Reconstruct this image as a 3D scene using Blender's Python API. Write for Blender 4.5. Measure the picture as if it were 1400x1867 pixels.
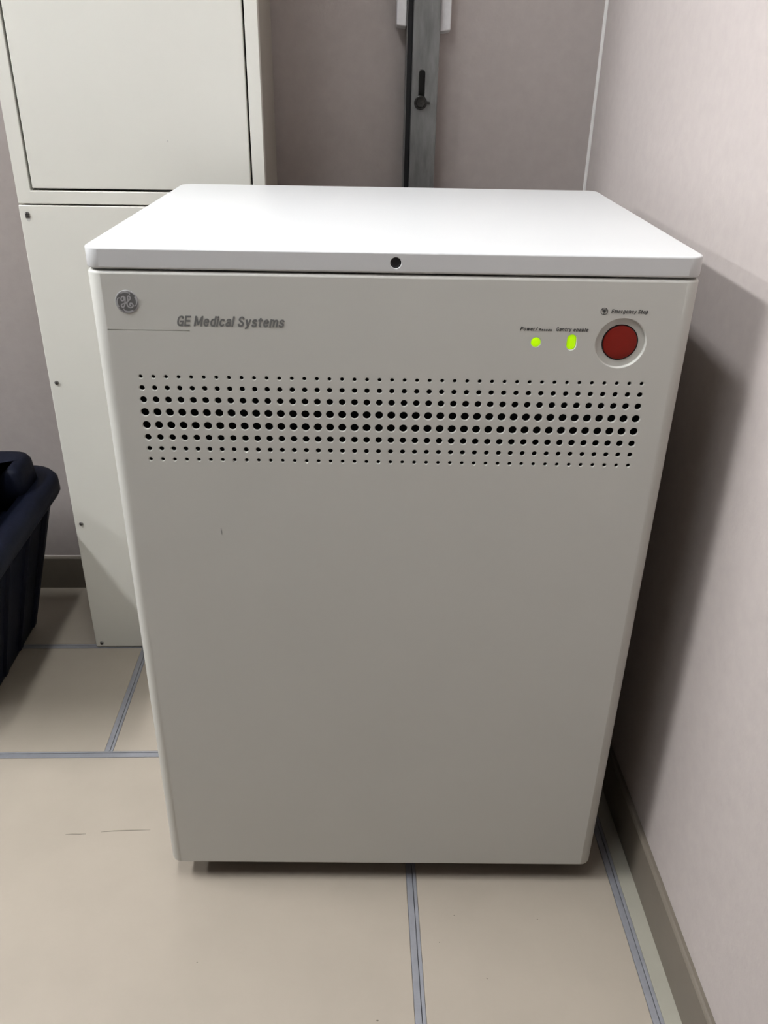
import bpy, bmesh, math, random
from mathutils import Vector, Matrix

# ------------------------------------------------------------------ scene, camera, light
for o in list(bpy.data.objects):
    bpy.data.objects.remove(o)
SC = bpy.context.scene
COL = SC.collection
SC.view_settings.view_transform = 'Standard'
SC.view_settings.look = 'None'
SC.view_settings.gamma = 1.0
SC.view_settings.use_curve_mapping = False
SC.view_settings.exposure = 0.0

PITCH, ROLL, YAW, CAM_H, F_PX = 28.0847, 1.101, 2.2065, 1.2399, 1538.08
cam = bpy.data.cameras.new('camera')
cam.sensor_fit = 'VERTICAL'
cam.sensor_height = 24.0
cam.sensor_width = 24.0 * 1400 / 1867
cam.lens = 24.0 * F_PX / 1867
cam.clip_start = 0.02
camo = bpy.data.objects.new('camera', cam)
COL.objects.link(camo)
_p, _r, _y = math.radians(PITCH), math.radians(ROLL), math.radians(YAW)
fw = Vector((math.sin(_y) * math.cos(_p), math.cos(_y) * math.cos(_p), -math.sin(_p)))
rt = Vector((math.cos(_y), -math.sin(_y), 0))
up = rt.cross(fw)
rt2 = math.cos(_r) * rt + math.sin(_r) * up
up2 = -math.sin(_r) * rt + math.cos(_r) * up
M = Matrix((rt2, up2, -fw)).transposed().to_4x4()
M.translation = Vector((0, 0, CAM_H))
camo.matrix_world = M
SC.camera = camo

world = bpy.data.worlds.new('world')
SC.world = world
world.use_nodes = True
world.node_tree.nodes['Background'].inputs['Color'].default_value = (0.9, 0.93, 1.0, 1)
world.node_tree.nodes['Background'].inputs['Strength'].default_value = 0.02

# ceiling lamps (built below): centre x, centre y, emission strength
LAMPS = [(-0.38, 0.72, 76.0, 'white batten lamp on the ceiling above the cabinet with the red button'),
         (-1.77, 0.88, 142.0, 'white batten lamp on the ceiling, second from the right-hand wall'),
         (-3.16, 0.85, 110.0, 'white batten lamp on the ceiling farthest from the right-hand wall')]
LAMP_LEN, LAMP_W = 1.20, 0.12
CEIL = 2.46

# room
XR, YB, XL, YF = 0.4907, 1.9042, -3.9, -0.62
HB = 0.0935

# ------------------------------------------------------------------ helpers
def srgb(r, g, b):
    def f(c):
        c /= 255.0
        return c / 12.92 if c <= 0.04045 else ((c + 0.055) / 1.055) ** 2.4
    return (f(r), f(g), f(b), 1.0)

def mat(name, col, rough=0.5, metal=0.0, var=0.0, vscale=8.0, bump=0.0, bscale=200.0, emit=None, estr=0.0,
        spec=0.3, stretch=None, tint=None, coat=0.0):
    m = bpy.data.materials.new(name)
    m.use_nodes = True
    nt = m.node_tree
    b = nt.nodes['Principled BSDF']
    b.inputs['Base Color'].default_value = col
    b.inputs['Roughness'].default_value = rough
    b.inputs['Metallic'].default_value = metal
    b.inputs['Specular IOR Level'].default_value = spec
    b.inputs['Coat Weight'].default_value = coat
    tc = nt.nodes.new('ShaderNodeTexCoord')
    src = tc.outputs['Object']
    if stretch:
        mp = nt.nodes.new('ShaderNodeMapping')
        mp.inputs['Scale'].default_value = stretch
        nt.links.new(src, mp.inputs['Vector'])
        src = mp.outputs['Vector']
    if var > 0:
        n = nt.nodes.new('ShaderNodeTexNoise')
        n.inputs['Scale'].default_value = vscale
        n.inputs['Detail'].default_value = 5.0
        n.inputs['Roughness'].default_value = 0.6
        nt.links.new(src, n.inputs['Vector'])
        rp = nt.nodes.new('ShaderNodeValToRGB')
        t = tint or (1, 1, 1)
        rp.color_ramp.elements[0].position = 0.3
        rp.color_ramp.elements[1].position = 0.7
        rp.color_ramp.elements[0].color = tuple(max(0, c * (1 - var)) for c in col[:3]) + (1,)
        rp.color_ramp.elements[1].color = tuple(min(1, c * (1 + var) * k) for c, k in zip(col[:3], t)) + (1,)
        nt.links.new(n.outputs['Fac'], rp.inputs['Fac'])
        nt.links.new(rp.outputs['Color'], b.inputs['Base Color'])
    if bump > 0:
        n2 = nt.nodes.new('ShaderNodeTexNoise')
        n2.inputs['Scale'].default_value = bscale
        n2.inputs['Detail'].default_value = 3.0
        nt.links.new(src, n2.inputs['Vector'])
        bp = nt.nodes.new('ShaderNodeBump')
        bp.inputs['Strength'].default_value = bump
        bp.inputs['Distance'].default_value = 0.001
        nt.links.new(n2.outputs['Fac'], bp.inputs['Height'])
        nt.links.new(bp.outputs['Normal'], b.inputs['Normal'])
    if emit:
        b.inputs['Emission Color'].default_value = emit
        b.inputs['Emission Strength'].default_value = estr
    return m

MT = {}
MT['wall'] = mat('wall_vinyl', (0.3780, 0.3330, 0.3120, 1), 0.6, var=0.035, vscale=45, bump=0.25, bscale=160)
MT['dark_wall'] = mat('wall_low_bounce', (0.07, 0.06, 0.055, 1), 0.6, var=0.05, vscale=20, bump=0.2, bscale=90)  # unseen walls, coloured dark to keep bounced light out of the shadows
MT['ceiling'] = mat('ceiling_low_bounce', (0.10, 0.10, 0.10, 1), 0.8, var=0.02, bump=0.2, bscale=90)  # unseen ceiling, coloured dark to hold back bounced light
MT['floor'] = mat('floor_vinyl', (0.3120, 0.2680, 0.2180, 1), 0.42, var=0.035, vscale=7, bump=0.06, bscale=60)
MT['floor_edge'] = mat('floor_margin', (0.291, 0.273, 0.223, 1), 0.45, var=0.05, vscale=14, bump=0.06, bscale=60)
MT['grout'] = mat('joint_dark', (0.05, 0.05, 0.055, 1), 0.7, var=0.2, vscale=60)
MT['strip'] = mat('edge_strip_grey', (0.2650, 0.2650, 0.2850, 1), 0.36, metal=0.35, var=0.10, vscale=30, bump=0.1, bscale=120)
MT['base'] = mat('baseboard_taupe', (0.136, 0.115, 0.090, 1), 0.5, var=0.05, vscale=20, bump=0.1, bscale=90)
MT['caulk'] = mat('corner_trim', (0.6000, 0.5750, 0.5500, 1), 0.5, var=0.05, vscale=40)
MT['pdu'] = mat('cabinet_grey_white', (0.5000, 0.4900, 0.4500, 1), 0.42, var=0.012, vscale=5, bump=0.05, bscale=900)
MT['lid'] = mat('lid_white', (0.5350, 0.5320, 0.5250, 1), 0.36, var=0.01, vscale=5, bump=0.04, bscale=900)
MT['black'] = mat('black_inside', (0.008, 0.008, 0.009, 1), 0.8, var=0.2, vscale=50)
MT['rubber'] = mat('black_rubber', (0.015, 0.015, 0.016, 1), 0.55, var=0.2, vscale=60)
MT['ink'] = mat('dark_ink', (0.045, 0.045, 0.045, 1), 0.6, var=0.1, vscale=200)
MT['grey_ink'] = mat('grey_ink', (0.146, 0.146, 0.140, 1), 0.5, var=0.06, vscale=200)
MT['emblem_dark'] = mat('emblem_grey', (0.1250, 0.1220, 0.1200, 1), 0.4, metal=0.0, var=0.05, vscale=300)
MT['emblem_light'] = mat('emblem_silver', (0.347, 0.341, 0.341, 1), 0.4, metal=0.0, var=0.05, vscale=300)
MT['red'] = mat('red_plastic', (0.2050, 0.0150, 0.0090, 1), 0.5, var=0.05, vscale=60, bump=0.05, bscale=400, spec=0.15)
MT['led'] = mat('green_lamp', (0.35, 0.62, 0.0, 1), 0.35, emit=(0.42, 0.80, 0.0, 1), estr=0.62, var=0.05, vscale=150)
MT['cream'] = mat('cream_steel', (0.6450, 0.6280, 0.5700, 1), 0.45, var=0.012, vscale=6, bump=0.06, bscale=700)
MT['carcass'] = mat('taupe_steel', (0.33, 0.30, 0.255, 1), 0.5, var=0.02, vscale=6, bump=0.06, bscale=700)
MT['screw'] = mat('screw_steel', (0.16, 0.15, 0.14, 1), 0.45, metal=0.6, var=0.3, vscale=300)
MT['chip'] = mat('chipped_paint', (0.508, 0.496, 0.465, 1), 0.5, var=0.05, vscale=100)
MT['galv'] = mat('galvanised_steel', (0.2050, 0.2050, 0.2000, 1), 0.5, metal=0.45, var=0.22, vscale=28, stretch=(3, 3, 0.6), bump=0.1, bscale=90)
MT['bolt'] = mat('dark_bolt', (0.05, 0.048, 0.045, 1), 0.28, metal=0.8, var=0.3, vscale=300)
MT['railblack'] = mat('rail_black', (0.012, 0.012, 0.013, 1), 0.5, var=0.2, vscale=60)
MT['block'] = mat('white_foam', (0.6400, 0.6300, 0.6300, 1), 0.7, var=0.08, vscale=40, bump=0.4, bscale=120)
MT['navy'] = mat('navy_plastic', (0.0050, 0.0062, 0.0135, 1), 0.5, var=0.25, vscale=20, bump=0.25, bscale=160, spec=0.09)
MT['louvre'] = mat('added_louvre_grey', (0.20, 0.20, 0.20, 1), 0.6, var=0.02)
MT['lamp_body'] = mat('lamp_body_white', (0.8, 0.8, 0.79, 1), 0.5, var=0.01)
for _i, _l in enumerate(LAMPS):
    MT['tube%d' % _i] = mat('lamp_diffuser', (0.9, 0.9, 0.9, 1), 0.5, emit=(0.97, 1.0, 1.03, 1), estr=_l[2], var=0.01)

def link_mesh(name, verts, faces, m, parent=None, loc=(0, 0, 0), rz=0.0, smooth=False):
    me = bpy.data.meshes.new(name)
    me.from_pydata([tuple(v) for v in verts], [], faces)
    me.update()
    return link(name, me, m, parent, loc, rz, smooth)

def link(name, me, m, parent=None, loc=(0, 0, 0), rz=0.0, smooth=False):
    me.name = name
    if not me.materials:
        me.materials.append(MT[m])
    if smooth:
        for p in me.polygons:
            p.use_smooth = True
    o = bpy.data.objects.new(name, me)
    COL.objects.link(o)
    o.location = loc
    o.rotation_euler = (0, 0, rz)
    if parent:
        o.parent = parent
    return o

def bm_link(name, bm, m, parent=None, loc=(0, 0, 0), rz=0.0, smooth=False):
    bmesh.ops.recalc_face_normals(bm, faces=bm.faces)
    me = bpy.data.meshes.new(name)
    bm.to_mesh(me)
    bm.free()
    return link(name, me, m, parent, loc, rz, smooth)

def box_bm(x0, x1, y0, y1, z0, z1, bev=0.0, seg=2, bm=None):
    bm = bm or bmesh.new()
    r = bmesh.ops.create_cube(bm, size=1.0)
    vs = r['verts']
    for v in vs:
        v.co = Vector(((x0 + x1) / 2 + v.co.x * (x1 - x0), (y0 + y1) / 2 + v.co.y * (y1 - y0), (z0 + z1) / 2 + v.co.z * (z1 - z0)))
    if bev > 0:
        es = list({e for v in vs for e in v.link_edges})
        bmesh.ops.bevel(bm, geom=es, offset=bev, segments=seg, affect='EDGES', profile=0.5)
    return bm

def box(name, x0, x1, y0, y1, z0, z1, m, parent=None, bev=0.0, seg=2):
    return bm_link(name, box_bm(x0, x1, y0, y1, z0, z1, bev, seg), m, parent)

def lathe_bm(profile, n=32, axis='Y', centre=(0, 0, 0), bm=None, cap=True):
    """profile: list of (radius, height along axis). Returns bm."""
    bm = bm or bmesh.new()
    rings = []
    for r, h in profile:
        ring = []
        for k in range(n):
            a = 2 * math.pi * k / n
            c, s = r * math.cos(a), r * math.sin(a)
            if axis == 'Y':
                p = (c, h, s)
            elif axis == 'X':
                p = (h, c, s)
            else:
                p = (c, s, h)
            ring.append(bm.verts.new(Vector(p) + Vector(centre)))
        rings.append(ring)
    for a, b in zip(rings, rings[1:]):
        for k in range(n):
            bm.faces.new((a[k], a[(k + 1) % n], b[(k + 1) % n], b[k]))
    if cap:
        bm.faces.new(rings[0])
        bm.faces.new(rings[-1])
    return bm

def empty(name, loc, rz=0.0):
    o = bpy.data.objects.new(name, None)
    o.empty_display_size = 0.05
    COL.objects.link(o)
    o.location = loc
    o.rotation_euler = (0, 0, rz)
    return o

def tag(o, label=None, cat=None, group=None, kind=None):
    if label: o['label'] = label
    if cat: o['category'] = cat
    if group: o['group'] = group
    if kind: o['kind'] = kind
    return o

def fill_holes(bm, loops, y):
    """planar fill in XZ at given y. loops: first outer, others holes; each list of (x, z)."""
    edges = []
    out = []
    for lp in loops:
        vs = [bm.verts.new((x, y, z)) for x, z in lp]
        out.append(vs)
        for a, b in zip(vs, vs[1:] + vs[:1]):
            edges.append(bm.edges.new((a, b)))
    bmesh.ops.triangle_fill(bm, use_beauty=True, use_dissolve=False, edges=edges, normal=(0, -1, 0))
    return out

def circ(cx, cz, r, n):
    return [(cx + r * math.cos(2 * math.pi * k / n), cz + r * math.sin(2 * math.pi * k / n)) for k in range(n)]

def stadium(cx, cz, hw, hh, n=12):
    pts = []
    for k in range(n + 1):
        a = math.pi * k / n
        pts.append((cx + hw * math.cos(a), cz + (hh - hw) + hw * math.sin(a)))
    for k in range(n + 1):
        a = math.pi + math.pi * k / n
        pts.append((cx + hw * math.cos(a), cz - (hh - hw) + hw * math.sin(a)))
    return pts

def scale_loop(lp, d):
    """shrink a convex loop towards its centre by distance d"""
    cx = sum(p[0] for p in lp) / len(lp)
    cz = sum(p[1] for p in lp) / len(lp)
    o = []
    for x, z in lp:
        l = math.hypot(x - cx, z - cz)
        k = (l - d) / l
        o.append((cx + (x - cx) * k, cz + (z - cz) * k))
    return o

def wall_loops(bm, rings):
    """rings: list of (loop, y) bridged in order, with vertices of their own"""
    prev = None
    for lp, y in rings:
        cur = [bm.verts.new((x, y, z)) for x, z in lp]
        if prev:
            n = len(cur)
            for k in range(n):
                f = bm.faces.new((prev[k], prev[(k + 1) % n], cur[(k + 1) % n], cur[k]))
                f.smooth = True
        prev = cur
    return prev

def catmull(pts, sub=6):
    if len(pts) < 3:
        return pts
    out = []
    P = [pts[0]] + list(pts) + [pts[-1]]
    for i in range(1, len(P) - 2):
        p0, p1, p2, p3 = P[i - 1], P[i], P[i + 1], P[i + 2]
        for s in range(sub):
            t = s / sub
            o = []
            for a, b, c, d in zip(p0, p1, p2, p3):
                o.append(0.5 * ((2 * b) + (-a + c) * t + (2 * a - 5 * b + 4 * c - d) * t * t + (-a + 3 * b - 3 * c + d) * t ** 3))
            out.append(tuple(o))
    out.append(tuple(pts[-1]))
    return out

def ribbon(bm, pts, widths, y0, y1):
    """flat ribbon in XZ, front at y0, back at y1"""
    n = len(pts)
    L, R_ = [], []
    for i, (x, z) in enumerate(pts):
        a = pts[max(0, i - 1)]
        b = pts[min(n - 1, i + 1)]
        dx, dz = b[0] - a[0], b[1] - a[1]
        l = math.hypot(dx, dz) or 1e-9
        nx, nz = -dz / l, dx / l
        w = widths if not callable(widths) else widths(i / (n - 1))
        L.append((x + nx * w / 2, z + nz * w / 2))
        R_.append((x - nx * w / 2, z - nz * w / 2))
    rows = []
    for y in (y0, y1):
        rows.append(([bm.verts.new((x, y, z)) for x, z in L], [bm.verts.new((x, y, z)) for x, z in R_]))
    (l0, r0), (l1, r1) = rows
    for i in range(n - 1):
        bm.faces.new((l0[i], l0[i + 1], r0[i + 1], r0[i]))
        bm.faces.new((l0[i], l1[i], l1[i + 1], l0[i + 1]))
        bm.faces.new((r0[i], r0[i + 1], r1[i + 1], r1[i]))
    bm.faces.new((l0[0], r0[0], r1[0], l1[0]))
    bm.faces.new((l0[-1], l1[-1], r1[-1], r0[-1]))

# lettering drawn from strokes: bars (straight) and curves, cap height 1, x-height 0.72
def _bowl(m=False):
    p = [(.46, .54), (.38, .68), (.25, .72), (.09, .62), (.03, .36), (.09, .10), (.25, 0), (.38, .04), (.46, .18)]
    return [(.46 - x, y) for x, y in p] if m else p
_S = [(.50, .74), (.43, .93), (.26, 1), (.09, .93), (.04, .75), (.14, .60), (.37, .45), (.50, .28), (.46, .08), (.27, 0), (.08, .06), (.01, .26)]
_s = [(x * .84, y * .72) for x, y in _S]
_P = [(0, 1), (.28, 1), (.46, .90), (.50, .75), (.44, .58), (.28, .50), (0, .50)]
GL = {
 'G': (.56, [(.55, .76), (.47, .94), (.29, 1), (.09, .88), (.02, .5), (.09, .12), (.29, 0), (.47, .06), (.55, .2)], '|', (.55, 0), (.55, .44), '|', (.34, .44), (.55, .44)),
 'E': (.46, '|', (0, 0), (0, 1), '|', (0, 1), (.46, 1), '|', (0, .52), (.42, .52), '|', (0, 0), (.46, 0)),
 'M': (.72, '|', (0, 0), (0, 1), '|', (.72, 0), (.72, 1), '/', (.04, 1), (.36, .06), '/', (.68, 1), (.36, .06)),
 'P': (.50, '|', (0, 0), (0, 1), _P),
 'R': (.52, '|', (0, 0), (0, 1), _P, '/', (.26, .5), (.52, 0)),
 'S': (.52, _S),
 'e': (.46, '|', (.08, .38), (.40, .38), [(.46, .38), (.42, .60), (.25, .72), (.08, .60), (.02, .36), (.08, .10), (.25, 0), (.38, .04), (.45, .17)]),
 'd': (.46, '|', (.46, 0), (.46, 1), _bowl()),
 'b': (.46, '|', (0, 0), (0, 1), _bowl(True)),
 'p': (.46, '|', (0, -.26), (0, .72), _bowl(True)),
 'g': (.46, _bowl(), [(.46, .76), (.46, .3), (.45, -.06), (.36, -.24), (.20, -.27), (.04, -.19)]),
 'i': (0, '|', (0, 0), (0, .72), '|', (0, .955), (0, 1)),
 'l': (0, '|', (0, 0), (0, 1)),
 'c': (.42, [(.43, .52), (.36, .67), (.23, .72), (.08, .62), (.02, .36), (.08, .10), (.23, 0), (.36, .05), (.43, .20)]),
 'a': (.44, [(.03, .54), (.11, .69), (.25, .72), (.38, .66), (.42, .50), (.42, .25), (.43, -.05)], [(.42, .42), (.20, .39), (.04, .28), (.03, .10), (.15, 0), (.30, .04), (.42, .20)]),
 's': (.42, _s),
 'y': (.46, '/', (0, .76), (.24, .04), [(.46, .78), (.34, .36), (.22, -.06), (.14, -.22), (.00, -.25)]),
 't': (.28, [(.11, .96), (.11, .5), (.12, .12), (.18, .01), (.30, 0)], '|', (-.02, .70), (.28, .70)),
 'm': (.74, '|', (0, 0), (0, .74), [(0, .50), (.12, .69), (.27, .70), (.36, .56), (.37, .25), (.37, -.08)], [(.37, .50), (.49, .69), (.64, .70), (.73, .56), (.74, .25), (.74, -.08)]),
 'n': (.44, '|', (0, 0), (0, .74), [(0, .50), (.14, .69), (.32, .70), (.43, .55), (.44, .25), (.44, -.08)]),
 'r': (.26, '|', (0, 0), (0, .74), [(0, .44), (.08, .64), (.26, .71)]),
 'o': (.46, [(.23 + .21 * math.sin(k * math.pi / 6), .36 + .36 * math.cos(k * math.pi / 6)) for k in range(13)]),
 'w': (.66, '/', (0, .76), (.17, -.04), '/', (.17, -.04), (.33, .76), '/', (.33, .76), (.49, -.04), '/', (.49, -.04), (.66, .76)),
 'u': (.44, [(0, .80), (0, .45), (.01, .16), (.12, .01), (.29, .03), (.44, .22)], '|', (.44, 0), (.44, .74)),
 '/': (.32, '/', (0, -.08), (.32, 1.06)),
}
def text_mesh(name, s, x0, x1, zbase, cap, shear, sw, m, parent, y, slope=0.0, gap=0.16, space=0.26):
    strokes = []
    cx = 0.0
    for ch in s:
        if ch == ' ':
            cx += space
            continue
        g = GL[ch]
        w = g[0]
        cx += sw / 2
        it = list(g[1:])
        while it:
            e = it.pop(0)
            if isinstance(e, str):
                a, b = it.pop(0), it.pop(0)
                d = math.hypot(b[0] - a[0], b[1] - a[1]) or 1.0
                k = sw / 2 / d if e == '|' else 0.0
                a, b = (a[0] - (b[0] - a[0]) * k, a[1] - (b[1] - a[1]) * k), (b[0] + (b[0] - a[0]) * k, b[1] + (b[1] - a[1]) * k)
                pts = [a, b]
            else:
                pts = catmull(e, 4)
            strokes.append([(cx + px, pz) for px, pz in pts])
            cx += 0
        cx += w + sw / 2 + gap
    total = cx - gap
    bm = bmesh.new()
    hs = cap / (1 + sw)
    sx = (x1 - x0 - shear * cap) / total
    for k, st in enumerate(strokes):
        ribbon(bm, st, sw, -0.000004 * k, 0.00015)
    for v in bm.verts:
        zz = (v.co.z + sw / 2) * hs
        xx = x0 + v.co.x * sx + shear * zz
        v.co = Vector((xx, y + v.co.y, zbase + zz + slope * (xx - x0)))
    return bm_link(name, bm, m, parent)

# ------------------------------------------------------------------ room shell
T = 0.08
def slab(name, x0, x1, y0, y1, z0, z1, m):
    return tag(box(name, x0, x1, y0, y1, z0, z1, m), kind='structure')

slab('wall_back', XL - T, XR + T, YB, YB + T, -0.05, CEIL + T, 'wall')
slab('wall_right', XR, XR + T, YF - T, YB, -0.05, CEIL + T, 'wall')
slab('wall_left', XL - T, XL, YF - T, YB, -0.05, CEIL + T, 'dark_wall')
slab('wall_front', XL, XR, YF - T, YF, -0.05, CEIL + T, 'dark_wall')
slab('ceiling', XL, XR, YF, YB, CEIL, CEIL + T, 'ceiling')

def baseboard(name, p, q, nrm, bead=False):
    """skirting run from p to q (xy), facing nrm"""
    prof = [(0, 0.0005), (0.010, 0.0005), (0.010, HB - 0.004), (0.008, HB - 0.001), (0.005, HB), (0, HB)]
    vs = []
    for e in (p, q):
        for d, z in prof:
            vs.append((e[0] + nrm[0] * d, e[1] + nrm[1] * d, z))
    n = len(prof)
    fs = [(k, (k + 1) % n, n + (k + 1) % n, n + k) for k in range(n)] + [tuple(range(n)), tuple(range(2 * n - 1, n - 1, -1))]
    o = link_mesh(name, vs, fs, 'base')
    tag(o, kind='structure')
    if not bead:
        return o
    # thin pale sealing bead on the top edge
    a = [(0, HB + 0.0002), (0.0030, HB + 0.0002), (0.0025, HB + 0.0010), (0, HB + 0.0016)]
    vs = []
    for e in (p, q):
        for d, z in a:
            vs.append((e[0] + nrm[0] * d, e[1] + nrm[1] * d, z))
    fs = [(k, (k + 1) % 4, 4 + (k + 1) % 4, 4 + k) for k in range(4)]
    link_mesh('sealant_bead', vs, fs, 'wall', o)
    return o

baseboard('baseboard_right', (XR, YF + 0.012), (XR, YB - 0.011), (-1, 0))
baseboard('baseboard_back', (XL + 0.012, YB), (XR, YB), (0, -1), True)
baseboard('baseboard_left', (XL, YF + 0.012), (XL, YB - 0.011), (1, 0))
baseboard('baseboard_front', (XL, YF), (XR, YF), (0, 1))

# pale strip up the room corner
bm = bmesh.new()
arc = [(0, 0)] + [(0.0052 * math.cos(math.pi * k / 12), 0.0052 * math.sin(math.pi * k / 12)) for k in range(7)]
lo = [bm.verts.new((XR - a, YB - b, HB + 0.004)) for a, b in arc]
hi = [bm.verts.new((XR - a, YB - b, CEIL - 0.001)) for a, b in arc]
for k in range(len(arc)):
    j = (k + 1) % len(arc)
    bm.faces.new((lo[k], lo[j], hi[j], hi[k]))
bm.faces.new(lo); bm.faces.new(hi)
tag(bm_link('trim_1', bm, 'caulk'), kind='structure')

# floor: bed, panels and grey edging strips
floor = slab('floor', XL, XR, YF, YB, -0.05, -0.006, 'grout')
SW = 0.0165                      # strip width
XT = [-0.4981, 0.0968, 0.4468]
YT = [1.2844, 1.6420]
def panel(x0, x1, y0, y1, m='floor'):
    box('floor_panel', x0, x1, y0, y1, -0.0058, 0.0, m, floor, bev=0.0006, seg=1)
h = SW / 2
ys_front = [YF, -0.516, 0.084, 0.684, YT[0]]
xs_front = [XL, -3.5, -2.9, -2.30, -1.70, -1.10, XT[1], XT[2]]
G = 0.0004
for i in range(len(ys_front) - 1):
    y0 = ys_front[i] + (0 if i == 0 else h + G)
    y1 = ys_front[i + 1] - h - G
    for j in range(len(xs_front) - 1):
        x0 = xs_front[j] + (0 if j == 0 else h + G)
        x1 = xs_front[j + 1] - h - G
        panel(x0, x1, y0, y1)
xs_mid = [XL, -3.4981, -2.8981, -2.2981, -1.6981, -1.0981, XT[0], XT[1], XT[2]]
for (ya, yb) in ((YT[0], YT[1]), (YT[1], YB)):
    for j in range(len(xs_mid) - 1):
        x0 = xs_mid[j] + (0 if j == 0 else h + G)
        x1 = xs_mid[j + 1] - h - G
        panel(x0, x1, ya + h + G, yb - (h + G if yb < YB else 0))
panel(XT[2] + h + G, XR, YF, YB, 'floor_edge')

def strip_x(x0, x1, y):      # runs along x: narrow bar behind, wide bar in front, dark slit between
    box('edging_strip', x0, x1, y - h, y + h * 0.38, -0.0055, 0.0004, 'strip', floor, bev=0.0004, seg=1)
    box('edging_strip', x0, x1, y + h * 0.52, y + h, -0.0055, 0.0004, 'strip', floor, bev=0.0004, seg=1)
def strip_y(x, y0, y1):
    box('edging_strip', x - h, x + h * 0.22, y0, y1, -0.0055, 0.0004, 'strip', floor, bev=0.0004, seg=1)
    box('edging_strip', x + h * 0.34, x + h, y0, y1, -0.0055, 0.0004, 'strip', floor, bev=0.0004, seg=1)
strip_x(XL, XT[2] - h, YT[0])
strip_x(XL, XT[2] - h, YT[1])
for y in ys_front[1:-1]:
    strip_x(XL, XT[2] - h, y)
strip_y(XT[2], YF, YB)
ycuts = ys_front + [YT[1], YB]
for a, b in zip(ycuts, ycuts[1:]):
    y0 = a + (h if a > YF else 0) + 0.0004
    y1 = b - (h if b < YB else 0) - 0.0004
    front = b <= YT[0] + 1e-6
    for x in (xs_front[1:-1] if front else xs_mid[1:-1]):
        strip_y(x, y0, y1)

# hairline scuff in the vinyl, left of the cabinet
bm = bmesh.new()
ribbon(bm, [(0, 0), (0.012, 0.0006), (0.026, 0.0002), (0.036, 0.0009)], lambda t: 0.0016 * math.sin(math.pi * (0.08 + 0.84 * t)), 0, -0.0003)
ribbon(bm, [(0.062, 0.0045), (0.085, 0.0066), (0.115, 0.0076), (0.150, 0.0082)], lambda t: 0.0018 * math.sin(math.pi * (0.08 + 0.84 * t)), 0, -0.0003)
for v in bm.verts:
    v.co = Vector((v.co.x - 0.522, 1.085 + v.co.z, 0.0003 + v.co.y))
bm_link('scuff_mark', bm, 'base', floor)

# a few specks of dust lying on the vinyl
bm = bmesh.new()
for x, y, r in ((0.1637, 0.9097, 0.0011), (0.0331, 0.7390, 0.0018), (0.203, 0.80, 0.0010), (0.300, 0.90, 0.0012), (0.135, 0.862, 0.0009), (-0.245, 0.835, 0.0009)):
    q = [bm.verts.new((x + r * math.cos(a) * (1 + 0.4 * math.sin(3 * a)), y + r * 0.7 * math.sin(a), 0.0001)) for a in [k * math.pi / 4 for k in range(8)]]
    t = bm.verts.new((x, y, 0.0008))
    for k in range(8):
        bm.faces.new((q[k], q[(k + 1) % 8], t))
tag(bm_link('dust_specks', bm, 'base', floor), kind='stuff')

# ------------------------------------------------------------------ ceiling lamps
for li, (lx, ly, st, lab) in enumerate(LAMPS):
    e = tag(empty('ceiling_lamp', (lx, ly, CEIL)), lab, 'lamp', 'ceiling lamps')
    box('lamp_body', -LAMP_W / 2 - 0.01, LAMP_W / 2 + 0.01, -LAMP_LEN / 2 - 0.02, LAMP_LEN / 2 + 0.02, -0.045, -0.0005, 'lamp_body', e, bev=0.004)
    bm = bmesh.new()
    prof = [(-LAMP_W / 2, -0.046)] + [(-LAMP_W / 2 * math.cos(math.pi * k / 8), -0.075 - LAMP_W * 0.42 * math.sin(math.pi * k / 8)) for k in range(9)] + [(LAMP_W / 2, -0.046)]
    a = [bm.verts.new((x, -LAMP_LEN / 2, z)) for x, z in prof]
    b = [bm.verts.new((x, LAMP_LEN / 2, z)) for x, z in prof]
    for k in range(len(prof)):
        j = (k + 1) % len(prof)
        bm.faces.new((a[k], a[j], b[j], b[k]))
    bm.faces.new(a); bm.faces.new(b)
    bm_link('diffuser', bm, 'tube%d' % li, e)
    for k in range(16):      # louvre cross blades, added to keep light off the back wall
        yk = -LAMP_LEN / 2 - 0.004 + k * (LAMP_LEN + 0.008) / 15
        box('added_louvre_blade', -LAMP_W / 2 - 0.01, LAMP_W / 2 + 0.01, yk - 0.001, yk + 0.001, -0.205, -0.046, 'louvre', e)

# ------------------------------------------------------------------ power cabinet
BX, BY, BYAW = 0.0450, 0.9788, math.radians(-1.4201)
W, D = 0.710, 0.5621
ZB, ZL, ZT = 0.0420, 1.0258, 1.0502
pdu = tag(empty('power_cabinet', (BX, BY, 0), BYAW),
          'large pale grey floor-standing power cabinet with vent holes and a red stop button', 'cabinet')
HW = W / 2
RC = 0.0178

def rrect(x0, x1, y0, y1, r, n=8):
    pts = []
    for cx, cy, a0 in ((x1 - r, y0 + r, -90), (x1 - r, y1 - r, 0), (x0 + r, y1 - r, 90), (x0 + r, y0 + r, 180)):
        for k in range(n + 1):
            a = math.radians(a0 + 90 * k / n)
            pts.append((cx + r * math.cos(a), cy + r * math.sin(a)))
    return pts          # ends at front-left corner's tangent with the front edge

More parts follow.
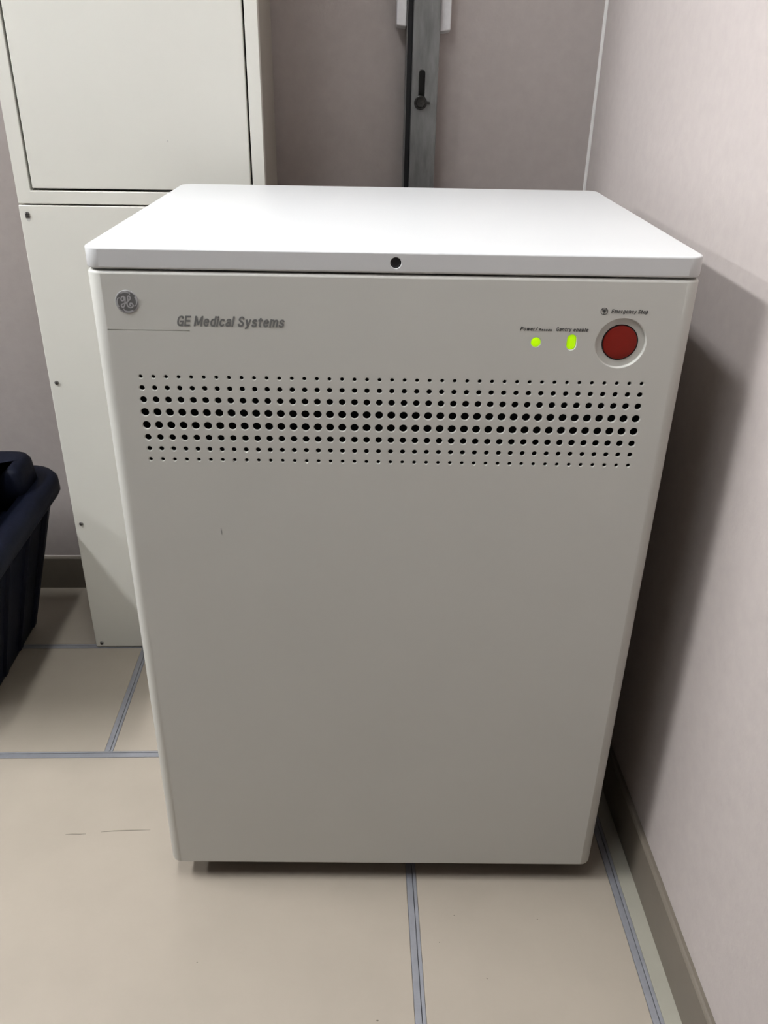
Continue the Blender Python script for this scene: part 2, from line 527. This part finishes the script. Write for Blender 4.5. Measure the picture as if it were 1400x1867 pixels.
# lid
bm = bmesh.new()
prof = [(0.020, ZL + 0.004), (0.003, ZL + 0.0005), (0.0008, ZL + 0.0012), (0.0, ZL + 0.003), (0.0, ZT - 0.0022), (0.0003, ZT - 0.0012), (0.0010, ZT - 0.0003), (0.0024, ZT)]
rings = []
for ins, z in prof:
    ring = [bm.verts.new((x, y, z)) for x, y in rrect(-HW + ins, HW - ins, ins, D - ins, RC - ins)]
    rings.append(ring)
n = len(rings[0])
front_edge = n - 1      # segment from last point to first point is the straight front
for i, (a, b) in enumerate(zip(rings, rings[1:])):
    for k in range(n):
        if i == 3 and k == front_edge:
            continue
        f = bm.faces.new((a[k], a[(k + 1) % n], b[(k + 1) % n], b[k]))
        f.smooth = True
bm.faces.new(rings[-1]); bm.faces.new(rings[0])
KU, KZ, KR = 0.0007, 1.0382, 0.0062
zz0, zz1 = ZL + 0.003, ZT - 0.0022
fill_holes(bm, [[(-HW + RC, zz0), (HW - RC, zz0), (HW - RC, zz1), (-HW + RC, zz1)], circ(KU, KZ, KR + 0.0006, 32)], 0.0)
bmesh.ops.remove_doubles(bm, verts=bm.verts, dist=1e-6)
last = wall_loops(bm, [(circ(KU, KZ, KR + 0.0006, 32), 0.0), (circ(KU, KZ, KR, 32), 0.0007), (circ(KU, KZ, KR, 32), 0.016)])
lid = bm_link('lid', bm, 'lid', pdu)
bm = lathe_bm([(KR - 0.0001, 0.010), (KR - 0.0001, 0.0026), (KR - 0.0008, 0.0016), (KR - 0.002, 0.0022)], 32, 'Y', (KU, 0, KZ))
bm_link('keyhole_dark_fill', bm, 'rubber', lid, smooth=False)  # black disc paints the darkness inside the lock hole

# front panel with its holes
PZ0, PZ1 = ZB, ZL - 0.0016
holes = []
ROWS = [(0.8987, 0.0024), (0.8843, 0.0033), (0.8691, 0.0042), (0.8527, 0.0051), (0.8356, 0.0051), (0.8192, 0.0042), (0.8038, 0.0032), (0.7892, 0.0024)]
NCOL = 41
for z, r in ROWS:
    for c in range(NCOL):
        u = -0.3051 + c * (0.3051 + 0.3041) / (NCOL - 1)
        holes.append((u, z, r))
EST = (0.2707, 0.9487)
ER = 0.0307
LED1 = (0.1694, 0.9486, 0.0058)
LED2 = (0.2120, 0.9491, 0.0056, 0.0094)
SLOT = (-0.3371, -0.2404, 0.9561, 0.0009)
CH = 0.0006
bm = bmesh.new()
ROUND = [(0.0, 0.0035), (0.0006, 0.0018), (0.0018, 0.0005), (0.0040, 0.0)]     # inset, distance from the edge
arcL = [(-HW, 0.060)] + [(-HW + RC - RC * math.cos(math.radians(90 * k / 10)), RC - RC * math.sin(math.radians(90 * k / 10))) for k in range(11)]
arcR = [(-x, y) for x, y in reversed(arcL)]
path = arcL + arcR
def inset_path(ins):
    out = []
    for x, y in path:
        if x <= -HW + RC:
            cx, cy = -HW + RC, RC
        else:
            cx, cy = HW - RC, RC
        if y > RC:
            out.append((x + (ins if x < 0 else -ins), y))
        else:
            l = math.hypot(x - cx, y - cy)
            k = (l - ins) / l
            out.append((cx + (x - cx) * k, cy + (y - cy) * k))
    return out
ZONE = [0.778, 0.910]
levels = [(0.016, PZ0 + 0.002), (0.006, PZ0)] + [(i, PZ0 + d) for i, d in reversed(ROUND)] + [(0.0, z) for z in ZONE] + [(i, PZ1 - d) for i, d in ROUND] + [(0.006, PZ1), (0.016, PZ1 - 0.001)]
rows = []
for ins, z in levels:
    rows.append([bm.verts.new((x, y, z)) for x, y in inset_path(ins)])
mid = 1 + len(ROUND)
for i, (a, b) in enumerate(zip(rows, rows[1:])):
    for k in range(len(path) - 1):
        if mid <= i <= mid + 2 and k == len(arcL) - 1:
            continue
        f = bm.faces.new((a[k], a[k + 1], b[k + 1], b[k]))
        f.smooth = True
z0, z1 = levels[mid][1], levels[mid + 3][1]
def zone(za, zb):
    return [(-HW + RC, za), (HW - RC, za), (HW - RC, zb), (-HW + RC, zb)]
xa, xb = -HW + RC, HW - RC
bm.faces.new([bm.verts.new((x, 0.0, z)) for x, z in zone(z0, ZONE[0])])
fill_holes(bm, [zone(*ZONE)] + [circ(u, z, r + CH, 18) for u, z, r in holes], 0.0)
loops = []
loops.append(circ(EST[0], EST[1], ER, 64))
loops.append(circ(LED1[0], LED1[1], LED1[2] + CH, 28))
loops.append(stadium(LED2[0], LED2[1], LED2[2] + CH, LED2[3] + CH))
loops.append([(SLOT[0], SLOT[2] - SLOT[3] / 2), (SLOT[1], SLOT[2] - SLOT[3] / 2), (SLOT[1], SLOT[2] + SLOT[3] / 2), (SLOT[0], SLOT[2] + SLOT[3] / 2)])
# top band: split into columns so each fill holds one opening
cuts = [xa, -0.20, 0.19, 0.226, xb]
order = [3, 1, 2, 0]
for (p, q_), li in zip(zip(cuts, cuts[1:]), order):
    if li == 3:          # four quads round the engraved line
        s4 = [bm.verts.new((x, 0.0, z)) for x, z in loops[3]]
        o4 = [bm.verts.new((x, 0.0, z)) for x, z in ((p, ZONE[1]), (q_, ZONE[1]), (q_, z1), (p, z1))]
        for k in range(4):
            bm.faces.new((o4[k], o4[(k + 1) % 4], s4[(k + 1) % 4], s4[k]))
        continue
    fill_holes(bm, [[(p, ZONE[1]), (q_, ZONE[1]), (q_, z1), (p, z1)], loops[li]], 0.0)
bmesh.ops.remove_doubles(bm, verts=bm.verts, dist=1e-6)
for u, z, r in holes:
    wall_loops(bm, [(circ(u, z, r + CH, 18), 0.0), (circ(u, z, r, 18), CH * 0.9), (circ(u, z, r, 18), 0.0028)])
wall_loops(bm, [(circ(*EST, ER, 64), 0.0), (circ(*EST, ER - 0.0006, 64), 0.0006)])
wall_loops(bm, [(circ(*EST, ER - 0.0006, 64), 0.0006), (circ(*EST, ER - 0.0012, 64), 0.0044)])
wall_loops(bm, [(circ(*EST, ER - 0.0012, 64), 0.0044), (circ(*EST, 0.0218, 64), 0.0046)])
wall_loops(bm, [(circ(*EST, 0.0218, 64), 0.0046), (circ(*EST, 0.0212, 64), 0.0052), (circ(*EST, 0.0212, 64), 0.016)])
wall_loops(bm, [(circ(LED1[0], LED1[1], LED1[2] + CH, 28), 0.0), (circ(LED1[0], LED1[1], LED1[2], 28), CH), (circ(LED1[0], LED1[1], LED1[2], 28), 0.006)])
wall_loops(bm, [(stadium(LED2[0], LED2[1], LED2[2] + CH, LED2[3] + CH), 0.0), (stadium(*LED2), CH), (stadium(*LED2), 0.006)])
sl = loops[-1]
lastv = wall_loops(bm, [(sl, 0.0), (sl, 0.0014)])
bm.faces.new(lastv)
fp = bm_link('front_panel', bm, 'pdu', pdu)

# body behind the front panel: sides, back, bottom, top
bm = bmesh.new()
o_ = [(-HW, 0.0615), (HW, 0.0615)] + [(x, y) for x, y in rrect(-HW, HW, 0.0615, D - 0.004, 0.012)[9:27]]
lo = [bm.verts.new((x, y, ZB + 0.004)) for x, y in o_]
hi = [bm.verts.new((x, y, PZ1 - 0.002)) for x, y in o_]
for k in range(1, len(o_)):
    j = (k + 1) % len(o_)
    f = bm.faces.new((lo[k], lo[j], hi[j], hi[k]))
bm.faces.new(lo); bm.faces.new(hi)
bm_link('body', bm, 'pdu', pdu)
# black sheet painting the dark inside behind the vent holes, and bottom tray
box('dark_backing', -HW + 0.006, HW - 0.006, 0.034, 0.037, ZB + 0.008, PZ1 - 0.006, 'black', pdu)
box('base_tray', -HW + 0.007, HW - 0.007, 0.010, 0.060, ZB + 0.003, ZB + 0.006, 'black', pdu)

# castors
for u, v in ((-0.205, 0.075), (0.255, 0.075), (-0.255, 0.49), (0.255, 0.49)):
    c = bm_link('castor', box_bm(-0.014, 0.014, -0.018, 0.018, 0.030, ZB + 0.0035, 0.002), 'rubber', pdu, (u, v, 0))
    bm_link('wheel', lathe_bm([(0.010, -0.011), (0.0195, -0.011), (0.0215, -0.008), (0.0215, 0.008), (0.0195, 0.011), (0.010, 0.011)], 28, 'X', (0, 0, 0.0216)), 'rubber', c)

# stop button and lamps
b_ = bm_link('stop_button', lathe_bm([(0.0204, 0.016), (0.0204, 0.0042), (0.0200, 0.0034), (0.0190, 0.0030), (0.012, 0.0026), (0.005, 0.0025)], 64, 'Y', (EST[0], 0, EST[1])), 'red', pdu)
bm_link('button_gap_dark', lathe_bm([(0.0217, 0.0052), (0.0217, 0.0043), (0.0205, 0.0043), (0.0205, 0.0052)], 64, 'Y', (EST[0], 0, EST[1]), cap=False), 'black', b_)  # black ring paints the dark gap round the button
b_['label'] = 'round dark red stop button'
for p in b_.data.polygons:
    p.use_smooth = len(p.vertices) == 4
bm = lathe_bm([(LED1[2] - 0.0001, 0.006), (LED1[2] - 0.0001, 0.0008), (LED1[2] - 0.0012, 0.0001), (LED1[2] - 0.003, -0.0003)], 28, 'Y', (LED1[0], 0, LED1[1]))
tag(bm_link('indicator_lamp', bm, 'led', pdu), 'round lit green indicator lamp')
bm = bmesh.new()
rings = []
for d, y in ((0.0001, 0.006), (0.0001, 0.0022), (0.0012, 0.0013), (0.003, 0.0009)):
    rings.append([bm.verts.new((x, y, z)) for x, z in stadium(LED2[0], LED2[1], LED2[2] - d, LED2[3] - d)])
for a, b in zip(rings, rings[1:]):
    for k in range(len(a)):
        bm.faces.new((a[k], a[(k + 1) % len(a)], b[(k + 1) % len(a)], b[k]))
bm.faces.new(rings[0]); bm.faces.new(rings[-1])
tag(bm_link('indicator_lamp', bm, 'led', pdu), 'oblong lit green indicator lamp')

# round emblem
EC = (-0.3100, 0.9893)
ERAD = 0.0136
em = bm_link('emblem', lathe_bm([(ERAD, -0.0001), (ERAD, -0.0003), (ERAD - 0.0004, -0.0006), (ERAD * 0.93, -0.0006)], 48, 'Y', (EC[0], 0, EC[1])), 'emblem_light', pdu)
bm_link('emblem_disc', lathe_bm([(ERAD * 0.905, -0.0005), (ERAD * 0.90, -0.0008)], 48, 'Y', (EC[0], 0, EC[1])), 'emblem_dark', em)
bm = bmesh.new()
S = ERAD
def E_(pts, w):
    q = catmull([(EC[0] + x * S, EC[1] + z * S) for x, z in pts], 6)
    ribbon(bm, q, w, -0.0010, -0.0007)
for k in range(4):      # four sweeping strokes inside the rim
    a0 = math.radians(60 + 90 * k)
    pts = []
    for s in range(9):
        t = s / 8
        a = a0 + math.radians(62) * t
        r = 0.86 - 0.10 * (1 - t) ** 2 - (0.09 if t == 0 else 0)
        pts.append((r * math.cos(a), r * math.sin(a)))
    E_(pts, lambda t: S * (0.07 + 0.08 * t))
wd = S * 0.105
E_([(-0.48, 0.24), (-0.38, 0.42), (-0.20, 0.44), (-0.24, 0.14), (-0.44, 0.10), (-0.46, 0.26)], wd)
E_([(-0.10, 0.42), (-0.14, 0.05), (-0.22, -0.28), (-0.36, -0.47), (-0.50, -0.36), (-0.42, -0.20), (-0.14, -0.12), (0.08, 0.06), (0.24, 0.16)], wd)
E_([(0.22, 0.14), (0.33, 0.34), (0.22, 0.50), (0.10, 0.40), (0.12, 0.12), (0.00, -0.10), (0.04, -0.36), (0.26, -0.49), (0.48, -0.36), (0.44, -0.14), (0.26, -0.12), (0.22, -0.28), (0.32, -0.30)], wd)
bm_link('emblem_monogram', bm, 'emblem_light', em)

# lettering
PY = -0.00025
text_mesh('lettering', 'GE Medical Systems', -0.2557, -0.1268, 0.9617, 0.0124, 0.24, 0.20, 'grey_ink', pdu, PY, 0.0, 0.09, 0.36)['label'] = 'grey bold italic lettering on the front'
text_mesh('lettering', 'Emergency Stop', 0.2541, 0.2980, 0.9848, 0.0046, 0.18, 0.18, 'ink', pdu, PY)
text_mesh('lettering', 'Power/', 0.1494, 0.1703, 0.9625, 0.0046, 0.18, 0.17, 'ink', pdu, PY)
text_mesh('lettering', 'Reseau', 0.1716, 0.1872, 0.9624, 0.0032, 0.18, 0.20, 'ink', pdu, PY)
text_mesh('lettering', 'Gantry', 0.1916, 0.2104, 0.9625, 0.0046, 0.18, 0.16, 'ink', pdu, PY)
text_mesh('lettering', 'enable', 0.2120, 0.2306, 0.9624, 0.0044, 0.18, 0.19, 'ink', pdu, PY)
bm = bmesh.new()
sx, sz, sr = 0.2457, 0.9869, 0.0040
q = [(sx + sr * math.cos(2 * math.pi * k / 40), sz + sr * math.sin(2 * math.pi * k / 40)) for k in range(41)]
ribbon(bm, q, 0.0006, PY, -0.00005)
tri = [(sx - 0.0030, sz + 0.0024), (sx + 0.0030, sz + 0.0024), (sx, sz - 0.0034)]
ribbon(bm, [tri[0], tri[1]], 0.0005, PY, -0.00005)
ribbon(bm, [tri[1], tri[2]], 0.0005, PY, -0.00005)
ribbon(bm, [tri[2], tri[0]], 0.0005, PY, -0.00005)
vs = [bm.verts.new((x, PY, z)) for x, z in ((sx - 0.0018, sz + 0.0015), (sx + 0.0018, sz + 0.0015), (sx, sz - 0.0021))]
bm.faces.new(vs)
bm_link('stop_symbol', bm, 'ink', pdu)

# short scratch in the paint below the vent rows
bm = bmesh.new()
ribbon(bm, [(-0.2233, 0.6896), (-0.2231, 0.6846), (-0.2226, 0.6796)], lambda t: 0.0008 * math.sin(math.pi * (0.1 + 0.8 * t)), PY, -0.00005)
bm_link('scratch', bm, 'grey_ink', pdu)

# ------------------------------------------------------------------ tall cream cabinet at the back
CX0, CX1, CY = -0.6135, -0.1640, 1.6372
CD = YB - 0.0125 - CY
CTOP = 1.92
tc_ = tag(empty('tall_cabinet', ((CX0 + CX1) / 2, CY, 0)), 'tall cream steel cabinet with a flush door standing against the back wall', 'cabinet')
cw = (CX1 - CX0) / 2
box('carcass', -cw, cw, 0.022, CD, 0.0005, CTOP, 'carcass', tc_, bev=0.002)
SEAM = 0.9994
DX0, DX1, DZ0, DZ1 = -0.5850 - (CX0 + CX1) / 2, -0.1893 - (CX0 + CX1) / 2, 1.0265, CTOP - 0.03
bm = bmesh.new()     # door frame of the upper part
fz0, fz1 = SEAM + 0.0016, CTOP
g = 0.0029
outer = [(-cw, fz0), (cw, fz0), (cw, fz1), (-cw, fz1)]
inner = [(DX0 - g, DZ0 - g), (DX1 + g, DZ0 - g), (DX1 + g, DZ1 + g), (DX0 - g, DZ1 + g)]
c1 = 0.0012
fill_holes(bm, [scale_loop(outer, 0.0015), scale_loop(inner, -c1 * 1.2)], 0.0)
wall_loops(bm, [(scale_loop(outer, 0.0015), 0.0), (outer, 0.0015), (outer, 0.0218)])
wall_loops(bm, [(scale_loop(inner, -c1 * 1.2), 0.0), (inner, c1), (inner, 0.0218)])
bmesh.ops.remove_doubles(bm, verts=bm.verts, dist=1e-6)
for f in bm.faces: f.smooth = False
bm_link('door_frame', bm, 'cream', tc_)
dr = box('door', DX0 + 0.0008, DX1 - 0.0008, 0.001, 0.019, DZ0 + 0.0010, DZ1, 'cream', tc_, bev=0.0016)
box('hinge_shadow_gap', DX0 - g, DX1 + g, 0.0196, 0.0216, DZ0 - g, DZ1 + g, 'black', tc_).name = 'door_gap_shade'  # black sheet paints the shade in the gap round the door
# small paint chip on the door
bm_link('paint_chip', lathe_bm([(0.0016, 0.0012), (0.0016, 0.0008), (0.0006, 0.0004)], 10, 'Y', (-0.3330 - (CX0 + CX1) / 2, 0, 1.1096)), 'chip', dr)
lp = box('lower_panel', -cw, cw, -0.0022, 0.0215, 0.004, SEAM - 0.0010, 'cream', tc_, bev=0.0016)
def pan_screw(name, u, z, r=0.0043):
    b = lathe_bm([(r, 0.001), (r, -0.0010), (r * 0.8, -0.0022), (r * 0.4, -0.0027)], 18, 'Y', (0, 0, 0))
    s = bm_link(name, b, 'screw', tc_, (u, -0.0022, z))
    k = bmesh.new()
    box_bm(-r * 0.75, r * 0.75, -0.00285, -0.0020, -0.0005, 0.0005, bm=k)
    box_bm(-0.0005, 0.0005, -0.00286, -0.0020, -r * 0.75, r * 0.75, bm=k)
    bm_link('screw_slot', k, 'black', s)
for z in (0.9832, 0.6604, 0.3369, 0.0150):
    for u in (-cw + 0.0140, cw - 0.0140):
        pan_screw('screw', u, z)
bm = bmesh.new()     # bare patch below the top screw
vs = [bm.verts.new((-cw + 0.0140 + x, -0.00245, 0.9832 + z)) for x, z in ((-0.0036, -0.0055), (-0.0022, -0.0115), (0.0012, -0.0135), (0.0044, -0.0100), (0.0040, -0.0045), (0.0015, -0.0035))]
bm.faces.new(vs)
bm_link('paint_chip', bm, 'chip', lp)
bm = bmesh.new()
box_bm(-0.0042, 0.0034, -0.00275, -0.0020, -0.0075, 0.0010, 0.0010, 1, bm)
bm_link('screw_washer', bm, 'screw', lp, (-cw + 0.0142, 0, 0.9832))

# ------------------------------------------------------------------ steel rail on the back wall
RX0, RX1 = 0.1098, 0.1622
RY = YB - 0.040
rail = tag(empty('wall_rail', ((RX0 + RX1) / 2, YB, 0.10)), 'galvanised steel mounting rail running up the back wall', 'rail')
rw = (RX1 - RX0) / 2
RZ0, RZ1 = 0.02, 2.10
bm = bmesh.new()
slots = []
SU = 0.1302 - (RX0 + RX1) / 2
zc = 1.1960 - 0.10
slots = [zc + k * 0.1800 for k in range(0, 5)]
yf = -0.040
loops = [[(-rw + 0.002, RZ0), (rw - 0.002, RZ0), (rw - 0.002, RZ1), (-rw + 0.002, RZ1)]] + [stadium(SU, z, 0.0064, 0.0315) for z in slots]
fill_holes(bm, loops, yf)
for z in slots:
    wall_loops(bm, [(stadium(SU, z, 0.0064, 0.0315), yf), (stadium(SU, z, 0.0064, 0.0315), yf + 0.0026)])
cs = [(-rw + 0.002, yf), (-rw + 0.0006, yf + 0.0006), (-rw, yf + 0.002), (-rw, -0.001), (-rw + 0.0025, -0.001), (-rw + 0.0025, yf + 0.0026), (rw - 0.0025, yf + 0.0026), (rw - 0.0025, -0.001), (rw, -0.001), (rw, yf + 0.002), (rw - 0.0006, yf + 0.0006), (rw - 0.002, yf)]
lo = [bm.verts.new((x, y, RZ0)) for x, y in cs]
hi = [bm.verts.new((x, y, RZ1)) for x, y in cs]
for k in range(len(cs) - 1):
    if k == 5:
        continue
    bm.faces.new((lo[k], lo[k + 1], hi[k + 1], hi[k]))
bmesh.ops.remove_doubles(bm, verts=bm.verts, dist=1e-6)
bm_link('channel', bm, 'galv', rail)
box('channel_back', -rw + 0.003, rw - 0.003, -0.004, -0.001, RZ0, RZ1, 'galv', rail)
tag(box('rail_edge_strip', -rw - 0.0098, -rw - 0.0002, -0.034, -0.001, RZ0, RZ1, 'railblack', rail, bev=0.001), 'black strip along the rail edge')  # black strip set back beside the channel
box('edge_lip', -rw - 0.0118, -rw - 0.0099, -0.037, -0.001, RZ0, RZ1, 'galv', rail, bev=0.0006, seg=1)
for z in (1.1690 - 0.10, 1.1690 - 0.10 + 0.1785 * 3):
    bt = bm_link('bolt', lathe_bm([(0.0128, -0.0005), (0.0128, -0.0020), (0.0120, -0.0025)], 28, 'Y', (0, 0, 0)), 'bolt', rail, (0.1288 - (RX0 + RX1) / 2, yf, z))
    bm_link('bolt_head', lathe_bm([(0.0100, -0.0024), (0.0100, -0.0075), (0.0085, -0.0092), (0.004, -0.0096)], 6, 'Y', (0, 0, 0)), 'bolt', bt)
    bm_link('bolt_wing', box_bm(0.0085, 0.0185, -0.0050, -0.0026, -0.0028, 0.0020, 0.0008), 'bolt', bt)

def spacer(name, x0, x1, y0, z0, z1, lab, tilt):
    bm = bmesh.new()
    box_bm(x0, x1, y0, YB - 0.0005, z0, z1, 0.0025, 3, bm)
    for v in bm.verts:
        if v.co.z < z0 + 0.02:
            v.co.z += tilt * (v.co.x - x0)
            if v.co.y < (y0 + YB) / 2:
                v.co.z += 0.004
    c = Vector(((x0 + x1) / 2, YB, z0))
    for v in bm.verts:
        v.co -= c
    return tag(bm_link(name, bm, 'block', None, c), lab, 'block')
spacer('foam_block', 0.0780, 0.0974, YB - 0.034, 1.2985, 1.47, 'white foam block on the left side of the steel wall rail', -0.1)
spacer('foam_block', 0.1626, 0.1835, YB - 0.026, 1.2890, 1.47, 'white foam block on the right side of the steel wall rail', 0.15)

# ------------------------------------------------------------------ navy storage tote
def rr_loop(x0, x1, y0, y1, r, z, n=7):
    return [(x, y, z) for x, y in rrect(x0, x1, y0, y1, r, n)]
TX0, TX1, TY0, TY1 = -1.25, -0.664, 1.27, 1.785
RIMZ = 0.398
tote = tag(empty('storage_tote', ((TX0 + TX1) / 2, (TY0 + TY1) / 2, 0)), 'dark navy plastic storage tote with a lid left of the cream cabinet', 'tote')
ox, oy = (TX0 + TX1) / 2, (TY0 + TY1) / 2
def loft(name, loops, m, parent, capb=True, capt=True, smooth=True):
    bm = bmesh.new()
    rs = [[bm.verts.new((x - ox, y - oy, z)) for x, y, z in lp] for lp in loops]
    for a, b in zip(rs, rs[1:]):
        for k in range(len(a)):
            f = bm.faces.new((a[k], a[(k + 1) % len(a)], b[(k + 1) % len(a)], b[k]))
            f.smooth = smooth
    if capb: bm.faces.new(rs[0])
    if capt: bm.faces.new(rs[-1])
    return bm_link(name, bm, m, parent)
def tb(t, ins=0.0):      # body cross-section, t 0 bottom .. 1 top
    x0 = -1.11 + (TX0 + 0.028 + 1.11) * t + ins
    x1 = -0.785 + (TX1 - 0.026 + 0.785) * t - ins
    y0 = 1.425 + (TY0 + 0.026 - 1.425) * t + ins
    y1 = 1.755 + (TY1 - 0.026 - 1.755) * t - ins
    return x0, x1, y0, y1
lps = [rr_loop(*tb(0, 0.012), 0.040, 0.0008), rr_loop(*tb(0.01, 0.003), 0.046, 0.004), rr_loop(*tb(0.03), 0.05, 0.014)]
for t in (0.25, 0.5, 0.75, 0.93):
    lps.append(rr_loop(*tb(t), 0.05 + 0.02 * t, t * RIMZ))
body = loft('tote_body', lps, 'navy', tote)
# upright ribs on the side that faces the cream cabinet and on the front
for yy in (1.51, 1.60, 1.69):
    bm = bmesh.new()
    vs = []
    for t in (0.06, 0.90):
        x1 = tb(t)[1]
        for dx, dy in ((-0.004, -0.012), (0.007, -0.008), (0.007, 0.008), (-0.004, 0.012)):
            vs.append(bm.verts.new((x1 + dx - ox, yy + (yy - 1.57) * 0.4 * t + dy - oy, t * RIMZ)))
    for k in range(4):
        bm.faces.new((vs[k], vs[(k + 1) % 4], vs[4 + (k + 1) % 4], vs[4 + k]))
    bm.faces.new(vs[:4]); bm.faces.new(vs[4:])
    bm_link('rib', bm, 'navy', tote)
# rim flange with turned-down skirt
F = lambda ins, r, z: rr_loop(TX0 + ins, TX1 - ins, TY0 + ins, TY1 - ins, r, z)
loft('rim', [F(0.022, 0.055, RIMZ - 0.020), F(0.004, 0.072, RIMZ - 0.030), F(0.0, 0.075, RIMZ - 0.022), F(0.001, 0.075, RIMZ + 0.004),
             F(0.008, 0.070, RIMZ + 0.014), F(0.020, 0.064, RIMZ + 0.018), F(0.050, 0.052, RIMZ + 0.016), F(0.060, 0.046, RIMZ - 0.004), F(0.066, 0.042, RIMZ - 0.018)], 'navy', tote)
# raised lid panel with a hand notch in its side
LZ0, LZ1 = RIMZ - 0.017, 0.474
def lid_outline(ins):
    x0, x1, y0, y1 = TX0 + 0.075 + ins, -0.700 - ins, TY0 + 0.06 + ins, 1.738 - ins
    nx, na, nb = -0.766 - ins, 1.375 - ins, 1.610 + ins
    P = [(x1, y0, .035), (x1, na, .02), (nx, na, .02), (nx, nb, .02), (x1, nb, .025), (x1, y1, .045), (x0, y1, .045), (x0, y0, .045)]
    out = []
    m = len(P)
    for i in range(m):
        p = Vector(P[i][:2]); a = Vector(P[i - 1][:2]); b = Vector(P[(i + 1) % m][:2]); r = P[i][2]
        da, db = (a - p).normalized(), (b - p).normalized()
        s, e = p + da * r, p + db * r
        for k in range(6):
            t = k / 5
            q = s * (1 - t) ** 2 + p * 2 * t * (1 - t) + e * t * t
            out.append((q.x, q.y))
    return out
lv = [(0.0, LZ0), (0.006, LZ1 - 0.016), (0.011, LZ1 - 0.005), (0.020, LZ1 - 0.001), (0.030, LZ1)]
loft('tote_lid', [[(x, y, z) for x, y in lid_outline(i)] for i, z in lv], 'navy', tote)
